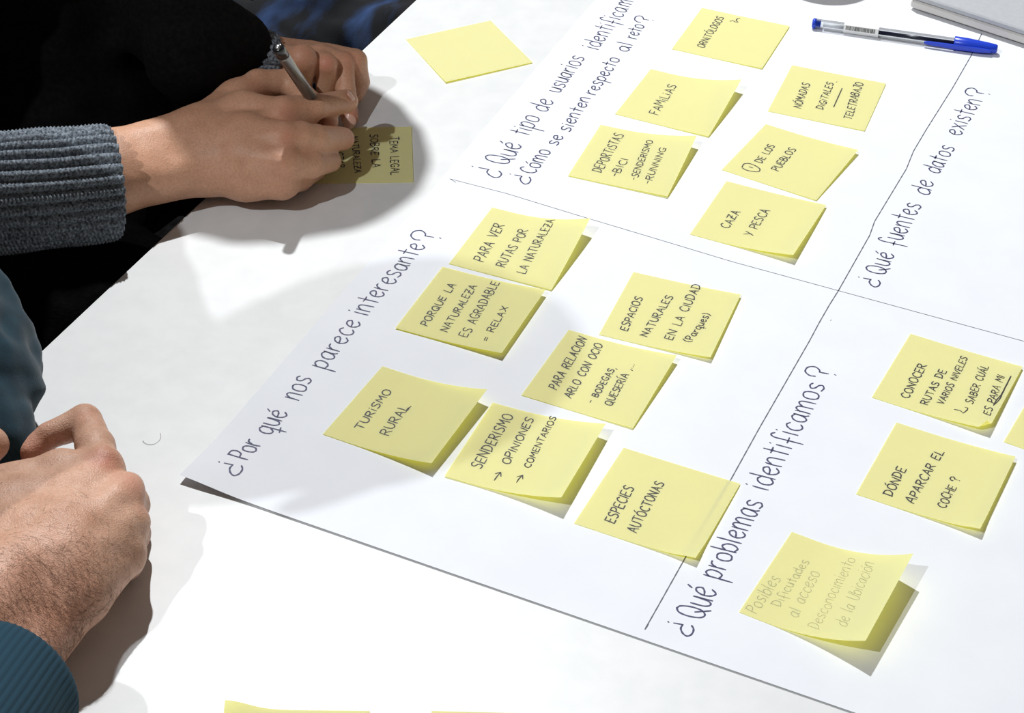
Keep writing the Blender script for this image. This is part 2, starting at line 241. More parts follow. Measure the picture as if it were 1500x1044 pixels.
# ------------------------------------------------------------------ object helpers
def tag(o, label=None, cat=None, group=None, kind=None):
    if label: o['label'] = label
    if cat: o['category'] = cat
    if group: o['group'] = group
    if kind: o['kind'] = kind
    return o
def thing(name, loc, label, cat, group=None):
    o = bpy.data.objects.new(name, None); COL.objects.link(o); o.location = W(loc); o.empty_display_size = .02
    return tag(o, label, cat, group)
def obj(name, V, F, m, parent=None, origin=None, smooth=True, attr=None):
    V = np.asarray(V, float).reshape(-1, 3)/1000+np.array([0, 0, TZ])
    if parent is not None:
        root = parent
        o0 = Vector((0, 0, 0)); q = parent
        while q is not None: o0 += q.location; q = q.parent
        o0 = np.array(o0)
    else:
        o0 = np.array(W(origin)) if origin is not None else np.array([V[:, 0].mean(), V[:, 1].mean(), V[:, 2].min()])
    me = bpy.data.meshes.new(name)
    V = V-o0
    if isinstance(F, np.ndarray):
        n, k = F.shape
        me.vertices.add(len(V)); me.vertices.foreach_set('co', V.astype(np.float32).ravel())
        me.loops.add(n*k); me.loops.foreach_set('vertex_index', F.astype(np.int32).ravel())
        me.polygons.add(n); me.polygons.foreach_set('loop_start', np.arange(0, n*k, k, dtype=np.int32))
        me.update(calc_edges=True)
    else:
        me.from_pydata([tuple(v) for v in V], [], F)
    if attr is not None:
        a = me.attributes.new('redness', 'FLOAT', 'POINT'); a.data.foreach_set('value', attr.astype(np.float32))
    me.materials.append(m)
    if smooth: me.polygons.foreach_set('use_smooth', [True]*len(me.polygons))
    me.validate(); me.update()
    o = bpy.data.objects.new(name, me); COL.objects.link(o)
    if parent is not None: o.parent = parent
    else: o.location = Vector(o0)
    return o
class MB:
    def __init__(s): s.v = []; s.f = []
    def add(s, V, F):
        n = len(s.v); s.v += [tuple(map(float, v)) for v in V]; s.f += [tuple(int(i)+n for i in f) for f in F]; return s
    def box(s, c, ux, uy, h, bev=0):      # centre of the base, half vectors, height
        c = np.array(c, float); ux = np.array([*ux, 0.]); uy = np.array([*uy, 0.]); z = np.array([0, 0, 1.])
        lx, ly = np.linalg.norm(ux), np.linalg.norm(uy); rings = []
        b = bev
        for zz, ins in ([(0, b), (b, 0), (h-b, 0), (h, b)] if b else [(0, 0), (h, 0)]):
            ring = []
            cr = max(b*2.0, 0)
            for sx, sy in ((-1, -1), (1, -1), (1, 1), (-1, 1)):
                if cr:
                    for k in range(5):
                        a = math.pi/8*k; 
                        cx, cy = (math.sin(a), math.cos(a)) if sx*sy > 0 else (math.cos(a), math.sin(a))
                        if sx*sy > 0: ex, ey = math.sin(a), math.cos(a)
                        else: ex, ey = math.cos(a), math.sin(a)
                        px = sx*(lx-ins-cr+cr*ex); py = sy*(ly-ins-cr+cr*ey)
                        ring.append((px, py))
                else: ring.append((sx*(lx-ins), sy*(ly-ins)))
            ang = [math.atan2(q[1]/ly, q[0]/lx) for q in ring]
            ring = [q for _, q in sorted(zip(ang, ring))]
            rings.append([c+ux/lx*q[0]+uy/ly*q[1]+z*zz for q in ring])
        n = len(rings[0]); V = [p for r in rings for p in r]; F = [tuple(range(n))[::-1]]
        for k in range(len(rings)-1):
            for i in range(n): F.append((k*n+i, k*n+(i+1) % n, (k+1)*n+(i+1) % n, (k+1)*n+i))
        F.append(tuple(range((len(rings)-1)*n, len(rings)*n)))
        return s.add(V, F)
    def lathe(s, p0, p1, prof, n=24, cap=True, phase=0):   # prof: (t along axis 0..1, radius mm)
        p0 = np.array(p0, float); p1 = np.array(p1, float); ax = p1-p0; L = np.linalg.norm(ax); ax /= L
        a = np.cross(ax, [0, 0, 1.]); 
        if np.linalg.norm(a) < .01: a = np.array([1., 0, 0])
        a /= np.linalg.norm(a); b = np.cross(ax, a); V = []; F = []
        for t, r in prof:
            for i in range(n):
                w = 2*math.pi*i/n+phase; V.append(p0+ax*L*t+(a*math.cos(w)+b*math.sin(w))*r)
        for k in range(len(prof)-1):
            for i in range(n): F.append((k*n+i, (k+1)*n+i, (k+1)*n+(i+1) % n, k*n+(i+1) % n))
        if cap: F.append(tuple(range(n))); F.append(tuple(range((len(prof)-1)*n, len(prof)*n))[::-1])
        return s.add(V, F)
    def build(s, name, m, parent=None, **k): return obj(name, s.v, s.f, m, parent, **k)

# ------------------------------------------------------------------ signed-distance modelling (hands, cloth, bodies)
def noise3(P, s, seed):
    r = np.random.default_rng(seed); out = np.zeros(P.shape[:-1]); amp = 1
    for o in range(3):
        for _ in range(4):
            k = r.normal(size=3); k = k/np.linalg.norm(k)*2*np.pi/s*(1.7**o)*r.uniform(.7, 1.3)
            out += amp*np.sin(P@k+r.uniform(0, 6.28))
        amp *= .5
    return out/4
def sdf_mesh(chains, h, disp=None, lap=1, pad=6):
    pts = np.array([p for c in chains for p in c[1:]], float)
    lo = (pts[:, :3]-pts[:, 3:]).min(0)-pad; hi = (pts[:, :3]+pts[:, 3:]).max(0)+pad
    n = np.ceil((hi-lo)/h).astype(int)+1
    D = np.full(n, 60., np.float32); ax = [lo[i]+np.arange(n[i])*h for i in range(3)]
    for c in chains:
        k = c[0]; local = None
        for a, b in zip(c[1:-1], c[2:]) if len(c) > 2 else [(c[1], c[1])]:
            a = np.array(a, float); b = np.array(b, float); rm = max(a[3], b[3])+3*k+8
            l = np.minimum(a[:3], b[:3])-rm; u = np.maximum(a[:3], b[:3])+rm
            i0 = np.clip(np.floor((l-lo)/h).astype(int), 0, n-1); i1 = np.clip(np.ceil((u-lo)/h).astype(int)+1, 1, n)
            sl = tuple(slice(i0[i], i1[i]) for i in range(3))
            X, Y, Zz = np.meshgrid(ax[0][sl[0]], ax[1][sl[1]], ax[2][sl[2]], indexing='ij')
            ab = b[:3]-a[:3]; L2 = max(ab@ab, 1e-6)
            t = np.clip(((X-a[0])*ab[0]+(Y-a[1])*ab[1]+(Zz-a[2])*ab[2])/L2, 0, 1)
            d = np.sqrt((X-a[0]-t*ab[0])**2+(Y-a[1]-t*ab[1])**2+(Zz-a[2]-t*ab[2])**2)-(a[3]+(b[3]-a[3])*t)
            e = D[sl]; hh = np.maximum(k-np.abs(e-d), 0)/k
            D[sl] = np.minimum(e, d)-hh*hh*k/4
    if disp is not None:
        X, Y, Zz = np.meshgrid(*ax, indexing='ij'); Pp = np.stack([X, Y, Zz], -1)
        near = np.abs(D) < 14
        D[near] += disp(Pp[near])
    D[0] = D[-1] = 9; D[:, 0] = D[:, -1] = 9; D[:, :, 0] = D[:, :, -1] = 9
    return surface_net(D, lo, h, lap)
def surface_net(D, lo, h, lap):
    S = D < 0; n = D.shape; cn = (n[0]-1, n[1]-1, n[2]-1); N = cn[0]*cn[1]*cn[2]
    acc = np.zeros((N, 3)); cnt = np.zeros(N); quads = []
    for axn in range(3):
        a = [slice(None)]*3; b = [slice(None)]*3; a[axn] = slice(0, -1); b[axn] = slice(1, None)
        cr = S[tuple(a)] != S[tuple(b)]; idx = np.argwhere(cr)
        if not len(idx): continue
        d0 = D[tuple(a)][cr]; d1 = D[tuple(b)][cr]; t = d0/(d0-d1)
        p = idx.astype(float); p[:, axn] += t
        o1, o2 = [(1, 2), (2, 0), (0, 1)][axn]; cells = []
        ok = (idx[:, o1] > 0) & (idx[:, o2] > 0) & (idx[:, o1] < n[o1]-1) & (idx[:, o2] < n[o2]-1)
        idx, p, flip = idx[ok], p[ok], (d0 < 0)[ok]
        for s1, s2 in ((0, 0), (-1, 0), (-1, -1), (0, -1)):
            c = idx.copy(); c[:, o1] += s1; c[:, o2] += s2
            f = (c[:, 0]*cn[1]+c[:, 1])*cn[2]+c[:, 2]; cells.append(f)
            for k in range(3): acc[:, k] += np.bincount(f, p[:, k], N)
            cnt += np.bincount(f, minlength=N)
        q = np.stack(cells, 1); q[~flip] = q[~flip][:, ::-1]; quads.append(q)
    used = cnt > 0; ids = np.cumsum(used)-1
    V = acc[used]/cnt[used][:, None]; F = ids[np.concatenate(quads)]
    for _ in range(lap):
        s = np.zeros_like(V); c = np.zeros(len(V))
        for i in range(4):
            a, b = F[:, i], F[:, (i+1) % 4]
            for k in range(3): s[:, k] += np.bincount(a, V[b, k], len(V))+np.bincount(b, V[a, k], len(V))
            c += np.bincount(a, minlength=len(V))+np.bincount(b, minlength=len(V))
        V = V*.4+.6*s/c[:, None]
    return V*h+lo, F
def joinm(parts):
    V = []; F = []; n = 0
    for v, f in parts: V.append(v); F.append(f+n); n += len(v)
    return np.concatenate(V), np.concatenate(F)
def redness(V, spots):
    a = np.zeros(len(V))
    for key, r, s in spots:
        d = np.linalg.norm(V-np.array(PTS[key]), axis=1); a = np.maximum(a, s*np.exp(-(d/r)**2))
    return a
def spline(pts, n):
    pts = np.array(pts, float)
    if len(pts) == 2: return np.array([pts[0]+(pts[1]-pts[0])*t for t in np.linspace(0, 1, n*1+1)])
    P = np.vstack([2*pts[0]-pts[1], pts, 2*pts[-1]-pts[-2]]); out = []
    for i in range(1, len(P)-2):
        for t in np.arange(n)/n:
            a, b, c, d = P[i-1:i+3]
            out.append(.5*((2*b)+(-a+c)*t+(2*a-5*b+4*c-d)*t*t+(-a+3*b-3*c+d)*t**3))
    out.append(P[-2]); return np.array(out)

# ------------------------------------------------------------------ floor and table
s = obj('floor', [(-7000, -5000, -740), (7000, -5000, -740), (7000, 9000, -740), (-7000, 9000, -740)], [(0, 1, 2, 3)], M_floor, smooth=False)
tag(s, 'dark carpet floor under the table', kind='structure')
E1 = np.array([.4046, .9145]); E0 = np.array([.9145, -.4046]); C0 = np.array([-303.7, 1027.6])
tc = C0+E0*520+E1*120
table = thing('meeting_table', (tc[0], tc[1], -740), 'white laminate meeting table under the sheet and hands', 'table')
mb = MB(); mb.box((tc[0], tc[1], -24), E0*520, E1*980, 24, bev=1.2); mb.build('tabletop', M_table, table, smooth=False)
# thin edge band: a real strip round the rim
eb = MB()
for c, u, v in ((tc-E0*520.3, E0*.6, E1*978), (tc+E0*520.3, E0*.6, E1*978)): eb.box((c[0], c[1], -22), u, v, 20.5)
eb.build('edge_band', M_edge, table, smooth=False)
for i in (-1, 1):
    for j in (-1, 1):
        q = tc+E0*440*i+E1*900*j
        MB().lathe((q[0], q[1], -740), (q[0], q[1], -24), [(0, 24), (.01, 26), (1, 26)], 20).build('leg', M_steel, table)

# ------------------------------------------------------------------ flip-chart sheet
PA = np.array([-196.2, 907.1]); PU = np.array([.9145, -.4046]); PV = np.array([.3858, .9226])
def ph(x, y):
    x = np.asarray(x, float); y = np.asarray(y, float)
    dx, dy = x-PA[0], y-PA[1]; det = PU[0]*PV[1]-PU[1]*PV[0]
    a = (dx*PV[1]-dy*PV[0])/det; b = (PU[0]*dy-PU[1]*dx)/det
    z = .35+1.1*np.exp(-np.maximum(b, 0)/14)*(.55+.45*np.exp(-np.maximum(a, 0)/170))+3.2*np.exp(-(np.maximum(a, 0)**2+np.maximum(b, 0)**2)/30**2)
    return z+.12*np.sin(a/31)*np.sin(b/47)*np.exp(-np.maximum(b, 0)/60)
na, nb = 150, 190; V = []; 
ua = 594*np.linspace(0, 1, na)**1.6; vb = 841*np.linspace(0, 1, nb)**1.8
for b in vb:
    for a in ua: p = PA+PU*a+PV*b; V.append((p[0], p[1], 0))
V = np.array(V); V[:, 2] = ph(V[:, 0], V[:, 1])
g = np.arange(na*nb).reshape(nb, na); F = np.stack([g[:-1, :-1], g[:-1, 1:], g[1:, 1:], g[1:, :-1]], -1).reshape(-1, 4)
sheet = thing('paper_sheet', (PA[0]+400, PA[1]+150, .3), 'large white flipchart sheet with handwritten question headings on the table', 'paper')
obj('sheet', V, F, M_paper, sheet)

# ------------------------------------------------------------------ handwriting
def P_(s): return [[tuple(map(float, q.split())) for q in part.split(',')] for part in s.split('|')]
G = {}
def gl(ch, w, s): G[ch] = (w, [(part[0] == '~', P_(part.lstrip('~'))[0]) for part in s.split('|')])
gl('A', 6, "0 0,3 10,6 0|1 3.4,5.2 3.8"); gl('B', 5.5, "0 0,0 10|~0 10,3.6 9.6,4.2 7.6,2.6 5.6,.3 5.2|~.3 5.2,4.4 4.6,5.2 2.4,3.4 .3,0 0")
gl('C', 5.5, "~5.5 8.6,3.6 10,1.2 8.6,0 5,1 1.6,3.4 0,5.6 1.2"); gl('D', 6, "0.6 0,.5 10|~-.3 9.9,3.8 9.4,5.8 6,4.6 1.8,0 0")
gl('E', 5, "5 10,.2 10,0 0,5 .1|0 5,4.2 5.2"); gl('F', 5, "5 10,.2 10,.2 0|.2 5.2,4 5.4")
gl('G', 6, "~5.6 8.4,3.6 10,1.1 8.6,0 5,1 1.4,3.4 0,5.4 1.6|3.2 4,5.9 4.2,5.6 -.4"); gl('H', 6, "0 0,0 10|6 0,6 10|0 5,6 5.2")
gl('I', 1, "0.3 0,.5 10"); gl('J', 4.5, "~4 10,4.2 3,3 0,1 .2,0 2|1.5 10,6 10"); gl('L', 4.6, "0.2 10,0 0,4.8 .1")
gl('M', 7, "0 0,.8 10,3.5 3.5,6.2 10,7 0"); gl('N', 6, "0 0,.3 10,5.6 .2,6 10"); gl('O', 6.2, "~3 10,.8 8.6,0 5,1 1.2,3.2 0,5.6 1.6,6.2 5.4,5 9,3 10")
gl('P', 5, "0 0,.2 10|~-.3 9.8,3.8 9.8,5 7.6,3.6 5,.2 4.2"); gl('Q', 6.6, "~3 10,.8 8.6,0 5,1 1.2,3.2 0,5.6 1.6,6.2 5.4,5 9,3 10|3.6 3.6,7 -1.2")
gl('R', 5.5, "0 0,.2 10|~-.3 9.8,3.8 9.9,4.8 7.8,3.4 5.4,.2 4.8|1.6 5,5.5 0"); gl('S', 5.2, "~5.2 9,3.2 10.1,.8 8.8,1.2 6.4,4 4.6,5 2.4,3.4 .1,.0 .7")
gl('T', 6, "0 10,6.2 10|3.1 10,3 0"); gl('U', 5.8, "~0 10,.1 3.4,1.6 .3,3.8 .2,5.4 2.6,5.8 10"); gl('V', 6, "0 10,3 0,6 10"); gl('X', 6, "0 10,5.6 0|5.8 10,0 0")
gl('Y', 5.6, "0 10,2.8 5|5.6 10,2 0"); gl('Z', 6, "0 10,5.8 10,0 0,6 .2|1 5.2,5 5.2")
gl('Ó', 6.2, "~3 10,.8 8.6,0 5,1 1.2,3.2 0,5.6 1.6,6.2 5.4,5 9,3 10|2.8 11.6,4.6 13.6"); gl('Í', 1.2, "0.3 0,.5 10|.6 11.6,2.4 13.6"); gl('Á', 6, "0 0,3 10,6 0|1 3.4,5.2 3.8|3 11.6,4.8 13.4")
gl('i', 1.2, "0.4 0,.5 6.5|.5 9,.75 9.5"); gl('-', 3.4, "0 4.8,3.2 4.9"); gl('=', 4.6, "0 6,4.4 6.2|0 3.2,4.4 3.4"); gl('.', 1, ".2 0,.5 .3"); gl(',', 1.4, "1 .8,.1 -1.8")
gl('(', 2.4, "~2.6 11,.6 8,.2 3,2 -1"); gl(')', 2.4, "~0 11,1.8 8,2.2 3,.2 -1"); gl(' ', 4.2, "0 0,0 0")
gl('?', 6.5, "~0 6.4,-.2 8.4,1.6 10.2,4.4 9.8,5.6 7.6,4.4 5.8,3 5.4|3 5.4,3.2 2.4|3.4 -.2,3.6 .3")
gl('¿', 6.5, "4.8 10,5 5.6|~5 5.6,3 6,1 4.4,.2 2,1.6 .1,4 -.2,5.6 1.2|4.6 12.6,4.8 13")
gl('a', 5.2, "~4.6 5.8,2.8 6.6,.8 5.4,0 3,.9 .6,2.6 .1,4.2 2,4.8 6.2|~4.8 6.4,4.7 1.6,5.6 0"); gl('b', 5, "0 10.4,.2 0|~.2 4.4,2.4 6.4,4.6 5,4.8 2.2,3 .1,.2 .8")
gl('c', 4.6, "~4.6 5.6,2.8 6.6,.8 5.2,0 3,1 .6,3 0,4.8 1.2"); gl('d', 5.2, "~4.7 5.6,2.8 6.6,.8 5.4,0 3,.9 .6,2.8 .1,4.6 1.6|4.9 10.6,5 0")
gl('e', 5, "~.2 3.2,3 3.8,4.6 5,3.4 6.6,1.2 5.8,0 3.2,1.2 .6,3.2 0,5 1.6"); gl('é', 5, "~.2 3.2,3 3.8,4.6 5,3.4 6.6,1.2 5.8,0 3.2,1.2 .6,3.2 0,5 1.6|2.8 8,4.2 9.6")
gl('f', 4.6, "~5 9.4,3.6 10.6,2 9,1.9 4,1.9 -3.6|.2 2.6,4 2.8"); gl('l', 1.4, ".4 10.5,.4 0"); gl('m', 8.4, "0 0,0 6.4|~0 4.4,1.8 6.6,3.6 5.6,3.9 0|~3.9 4.4,5.8 6.6,7.6 5.6,8 0")
gl('n', 5, "0 0,0 6.6|~0 4.2,2 6.6,4 5.8,4.6 0"); gl('o', 5.4, "~2.8 6.6,.6 5.6,0 3,1 .5,2.8 0,4.8 1,5.3 3.6,4.4 6,2.8 6.6"); gl('ó', 5.4, "~2.8 6.6,.6 5.6,0 3,1 .5,2.8 0,4.8 1,5.3 3.6,4.4 6,2.8 6.6|3 8.2,4.6 9.8")
gl('p', 5, "0.2 6.8,0 -5|~0 4.6,2.4 6.6,4.6 5.4,4.6 2.4,3 .2,.2 .6"); gl('q', 5, "~4.6 5.8,2.8 6.6,.8 5.4,0 3,.9 .6,2.8 .3,4.4 2|4.8 6.6,4.8 -5|3.2 -2.6,7 -1.6")
gl('r', 3.8, "0.2 6.8,.2 0|~.2 3.8,1.8 6.2,3.8 6.6"); gl('s', 4.4, "~4.3 6,2.6 6.8,.6 5.8,1.2 4,3.6 2.8,4.2 1.2,2.4 0,0 .5"); gl('t', 4, "2 10,2 0|.2 6.6,4.2 6.8")
gl('u', 4.8, "~0 6.5,.2 1.8,2 0,4 1.4,4.6 6.6|4.6 6.6,4.8 0"); gl('v', 4.6, "0 6.6,2.4 0,4.6 6.6"); gl('x', 4.8, "0 6.6,4.6 0|4.6 6.6,0 0"); gl('z', 4.6, "0 6.5,4.4 6.5,0 0,4.6 .1")
def strokes_of(text, jit=.35):
    out = []; x = 0
    for ch in text:
        w, ss = G[ch]; jy = random.gauss(0, jit); js = 1+random.gauss(0, .04)
        if ch != ' ':
            for sm, pts in ss:
                q = np.array(pts)
                if sm: q = spline(q, 5)
                q = q*[1, js]+[x, jy]; out.append(q)
        x += w+2.0
    return out, x-2.0
def ribbon(mb, q, w, zf):
    q = np.asarray(q, float)
    # a pen stroke turns sharply at corners: split there so that every piece keeps its width
    if len(q) > 2:
        e = np.diff(q, axis=0); e /= np.linalg.norm(e, axis=1)[:, None]+1e-9
        cut = [i+1 for i in range(len(e)-1) if e[i]@e[i+1] < .62]
        if cut:
            for a, b in zip([0]+cut, cut+[len(q)-1]):
                if b > a: ribbon(mb, q[a:b+1], w, zf)
            return
    keep = [0]+[i for i in range(1, len(q)) if np.linalg.norm(q[i]-q[i-1]) > .02]; q = q[keep]
    if len(q) < 2: q = np.vstack([q, q+[w*.4, 0]])
    # resample long segments so that strokes follow the curl of the sheet
    r = [q[0]]
    for a, b in zip(q[:-1], q[1:]):
        ll = np.linalg.norm(b-a); n = max(1, int(ll/1.6)); pn = np.array([a[1]-b[1], b[0]-a[0]]); bow = random.gauss(0, .03) if 1.5 < ll < 14 else 0
        r += [a+(b-a)*k/n+pn*bow*4*(k/n)*(1-k/n) for k in range(1, n+1)]
    q = np.array(r); d = np.gradient(q, axis=0); d /= np.linalg.norm(d, axis=1)[:, None]+1e-9
    q[0] -= d[0]*w*.3; q[-1] += d[-1]*w*.3
    nrm = np.stack([-d[:, 1], d[:, 0]], 1)
    ww = w*(.5+.07*np.sin(np.arange(len(q))*1.3+random.random()*6)); ww[0] *= .7; ww[-1] *= .7
    L = q+nrm*ww[:, None]; R = q-nrm*ww[:, None]; n = len(q)
    V = np.vstack([zf(L), zf(R)])
    mb.add(V, [(i, n+i, n+i+1, i+1) for i in range(n-1)])
def paper_z(q): return np.stack([q[:, 0], q[:, 1], ph(q[:, 0], q[:, 1])+.10], 1)
hb = MB()
for t, sx, sy, ex, ey, ux, uy in HEAD_TEXT:
    ss, w = strokes_of(t, .15)
    for q in ss: ribbon(hb, np.array([sx, sy])+q[:, :1]/w*np.array([ex-sx, ey-sy])+q[:, 1:]/10*np.array([ux, uy]), 1.12, paper_z)
tag(hb.build('handwriting', M_ink2, sheet, smooth=False), kind='stuff')
for k, L in enumerate(LINES):
    lb = MB(); ribbon(lb, np.array(L), .72 if k == 0 else .5, paper_z)
    lb.build('divider_line' if k < 2 else 'ink_dot', M_line, sheet, smooth=False)

# ------------------------------------------------------------------ sticky notes
def make_surf(n, lifts=(), fold=None, S0=.2, L=76.):
    x, y, th, HL, HU = n; cth, sth = math.cos(th), math.sin(th)
    def f(q, dz=0.):
        q = np.asarray(q, float); s = q[:, 0]/L; t = q[:, 1]/L
        H = HL+(HU-HL)*t; e = np.maximum(s-S0, 0)/(1-S0); z = H*e**2
        k = 2*H/((1-S0)*L); a = (s-(k**2)*e**3/6*(1-S0))*L; b = t*L
        for ls, lt, h, r in lifts: z = z+h*np.exp(-((s-ls)**2+(t-lt)**2)*L*L/r**2)
        z = z+.35
        if fold:                      # corner at s=1,t=0 folded back over a diagonal crease
            c, ang = fold; dd = ((s-1)*L-t*L)/math.sqrt(2)+c; m = dd > 0
            dn = np.array([1, -1])/math.sqrt(2); dd = np.where(m, dd, 0)
            a = a-dd*dn[0]*(1-math.cos(ang)); b = b-dd*dn[1]*(1-math.cos(ang)); z = z+dd*math.sin(ang)
        X = x+a*cth-b*sth; Y = y+a*sth+b*cth
        base = ph(X, Y) if on_sheet else 0
        return np.stack([X, Y, z+base+dz], -1)
    return f
NL = {
 'orni': ('yellow sticky note reading ORNITÓLOGOS, at the top of the sheet', (), None),
 'fami': ('yellow sticky note reading FAMILIAS, above the sports note', (), None),
 'depo': ('yellow sticky note reading DEPORTISTAS with a list BICI, SENDERISMO, RUNNING', (), None),
 'noma': ('flat yellow sticky note reading NÓMADAS DIGITALES and TELETRABAJO, below the blue ballpoint', (), None),
 'unod': ('yellow sticky note with a circled 1 and DE LOS PUEBLOS', (), None),
 'caza': ('yellow sticky note reading CAZA Y PESCA, above the horizontal ruled line', (), None),
 'parv': ('yellow sticky note reading PARA VER RUTAS POR LA NATURALEZA', (), None),
 'porq': ('yellow sticky note reading PORQUE LA NATURALEZA ES AGRADABLE = RELAX', (), None),
 'espa': ('yellow sticky note reading ESPACIOS NATURALES EN LA CIUDAD', (), None),
 'rela': ('yellow sticky note reading PARA RELACIONARLO CON OCIO, BODEGAS, QUESERÍA', (), None),
 'turi': ('curled yellow sticky note reading TURISMO RURAL', (), None),
 'send': ('curled yellow sticky note reading SENDERISMO with arrows to OPINIONES and COMENTARIOS', (), None),
 'espe': ('yellow sticky note reading ESPECIES AUTÓCTONAS, lying across the ruled line', ((1., 0, 2.2, 12),), None),
 'cono': ('yellow sticky note reading CONOCER RUTAS DE VARIOS NIVELES, its lower corner folded', (), (4.4, 1.35)),
 'dond': ('yellow sticky note reading DÓNDE APARCAR EL COCHE ?', ((1., 0, 1.5, 10),), None),
 'posi': ('strongly curled yellow sticky note with faint pencil writing Posibles dificutades', (), None),
 'blan': ('blank yellow sticky note lying on the bare table beside the sheet', (), None),
 'tema': ('yellow sticky note being written on, reading TEMA LEGAL SOBRE LA NATURALEZA', (), None),
 'edge': ('yellow sticky note cut off by the right edge of the photo', (), None),
 'bota': ('yellow sticky note at the bottom edge of the photo with its corner curled up', ((.0, 1., 7., 16),), None),
 'botb': ('yellow sticky note at the bottom edge of the photo, right of the curled-corner one', (), None),
}
SURF = {}
for k, (label, lifts, fold) in NL.items():
    n = list(NOTES[k]); on_sheet = k not in ('blan', 'tema', 'bota', 'botb')
    base_extra = {'porq': .5, 'send': .5, 'depo': .5}.get(k, 0)
    def wrap(f, be):
        return lambda q, dz=0.: f(q, dz+be)
    fs = make_surf(n, lifts, fold, S0=.02 if k in ('blan',) else .2)
    if on_sheet: pass
    ons = on_sheet
    def surf(q, dz=0., fs=fs, ons=ons, be=base_extra):
        global on_sheet
        on_sheet = ons; return fs(q, dz+be)
    SURF[k] = surf
    m = 40; gq = np.array([(i*76/m, j*76/m) for j in range(m+1) for i in range(m+1)])
    Vn = surf(gq); g = np.arange((m+1)**2).reshape(m+1, m+1)
    Fn = np.stack([g[:-1, :-1], g[:-1, 1:], g[1:, 1:], g[1:, :-1]], -1).reshape(-1, 4)
    o = thing('sticky_note', tuple(surf([[38, 38]])[0]), label, 'sticky note', 'yellow sticky notes')
    if k in ('bota', 'botb', 'edge', 'blan', 'tema'): o['group'] = 'yellow sticky notes'
    obj('note_sheet', Vn, Fn, M_note, o)
    wb = MB()
    w_ = .36 if k == 'posi' else .86
    for kk, t, sx, sy, ex, ey, ux, uy in NOTE_TEXT:
        if kk != k: continue
        ss, w = strokes_of(t)
        for q in ss: ribbon(wb, np.array([sx, sy])+q[:, :1]/w*np.array([ex-sx, ey-sy])+q[:, 1:]/10*np.array([ux, uy]), w_, lambda a: surf(a, .09))
    for kk, L in NOTE_STROKES:
        if kk != k: continue
        for l in L: ribbon(wb, spline(np.array(l), 5) if len(l) > 4 else np.array(l), w_, lambda a: surf(a, .09))
    if wb.v: tag(wb.build('handwriting', M_pencil if k == 'posi' else M_ink, o, smooth=False), kind='stuff')

# ------------------------------------------------------------------ clear ballpoint with blue cap
b0, b1 = np.array(PTS['bic0']), np.array(PTS['bic1']); ax = (b1-b0); LB = np.linalg.norm(ax); ax /= LB
b0[2] = 4.6; b1[2] = 5.2
pen = thing('ballpoint_pen', (*((b0+b1)/2)[:2], .5), 'clear hexagonal ballpoint pen with blue cap lying on the sheet', 'pen')
def on(t): return b0+(b1-b0)*t
MB().lathe(on(.02), on(.83), [(0, 4.1), (1, 4.1)], 6, cap=False).build('barrel', M_clear, pen, smooth=False)
MB().lathe(on(0), on(.045), [(0, 3.3), (.12, 4.2), (.45, 4.2), (.46, 3.2), (1, 3.2)], 24).build('end_plug', M_blue, pen)
tl = (np.array(PTS['bicLab0'])-b0)@ax/LB; tr = (np.array(PTS['bicLab1'])-b0)@ax/LB
MB().lathe(on(tr-.01), on(.84), [(0, 1.7), (1, 1.7)], 14).build('ink_tube', M_inktube, pen)
MB().lathe(on(.06), on(tl), [(0, 1.7), (1, 1.7)], 14).build('ink_tube', mat('milky_tube', (.78, .8, .84), .4), pen)
lab = MB().lathe(on(tl), on(tr), [(0, 4.25), (1, 4.25)], 6, cap=False).build('label', M_white, pen, smooth=False); lab['label'] = 'white paper label with a barcode'
side = np.cross(ax, [0, 0, 1.]); side /= np.linalg.norm(side); upv = np.array([0, 0, 1.])
bc = MB(); x = tl+.012
# bars lie on the hexagon facet that faces up and towards the front
fa = [b for b in (0,)]
nrm = side*math.cos(math.radians(60))*0+upv
while x < tr-.02:
    w = random.choice([.0014, .0022, .0035]); c = []
    for tt, ss in ((x, -1), (x+w, -1), (x+w, 1), (x, 1)):
        nf = side*.866+upv*.5; tf = side*-.5+upv*.866
        c.append(on(tt)+nf*(4.25*.866+.08)+tf*ss*1.7)
    bc.add(c, [(0, 1, 2, 3)]); x += w+random.choice([.0014, .002, .003])
tag(bc.build('barcode', M_ink, lab, smooth=False), kind='stuff')
tc0 = (np.array(PTS['bicCap0'])-b0)@ax/LB
cap = MB().lathe(on(tc0), on(1.), [(0, 5.2), (.02, 5.6), (.35, 5.4), (.8, 4.2), (.96, 3.6), (1, 2.8)], 28).build('cap', M_blue, pen)
cl0 = np.array(PTS['clip0']); tcl = (cl0-b0)@ax/LB; cb = MB()
sd = side if (cl0-on(tcl))@side > 0 else -side
V = []
for t, w, o1 in ((tcl-.005, .6, 5.6), (tcl+.02, 1.4, 5.7), (tc0, 1.9, 5.9), (tc0+.14, 2.0, 5.6), (tc0+.2, 1.2, 5.0)):
    for a_, b_ in ((-1, 0), (1, 0), (1, 1.4), (-1, 1.4)): V.append(on(t)+sd*(o1-1.2+b_)+upv*(a_*w-.5))
Fc = [(i*4+j, i*4+(j+1) % 4, i*4+4+(j+1) % 4, i*4+4+j) for i in range(4) for j in range(4)]+[(3, 2, 1, 0), (16, 17, 18, 19)]
cb.add(V, Fc); cb.build('clip', M_blue, cap, smooth=False)

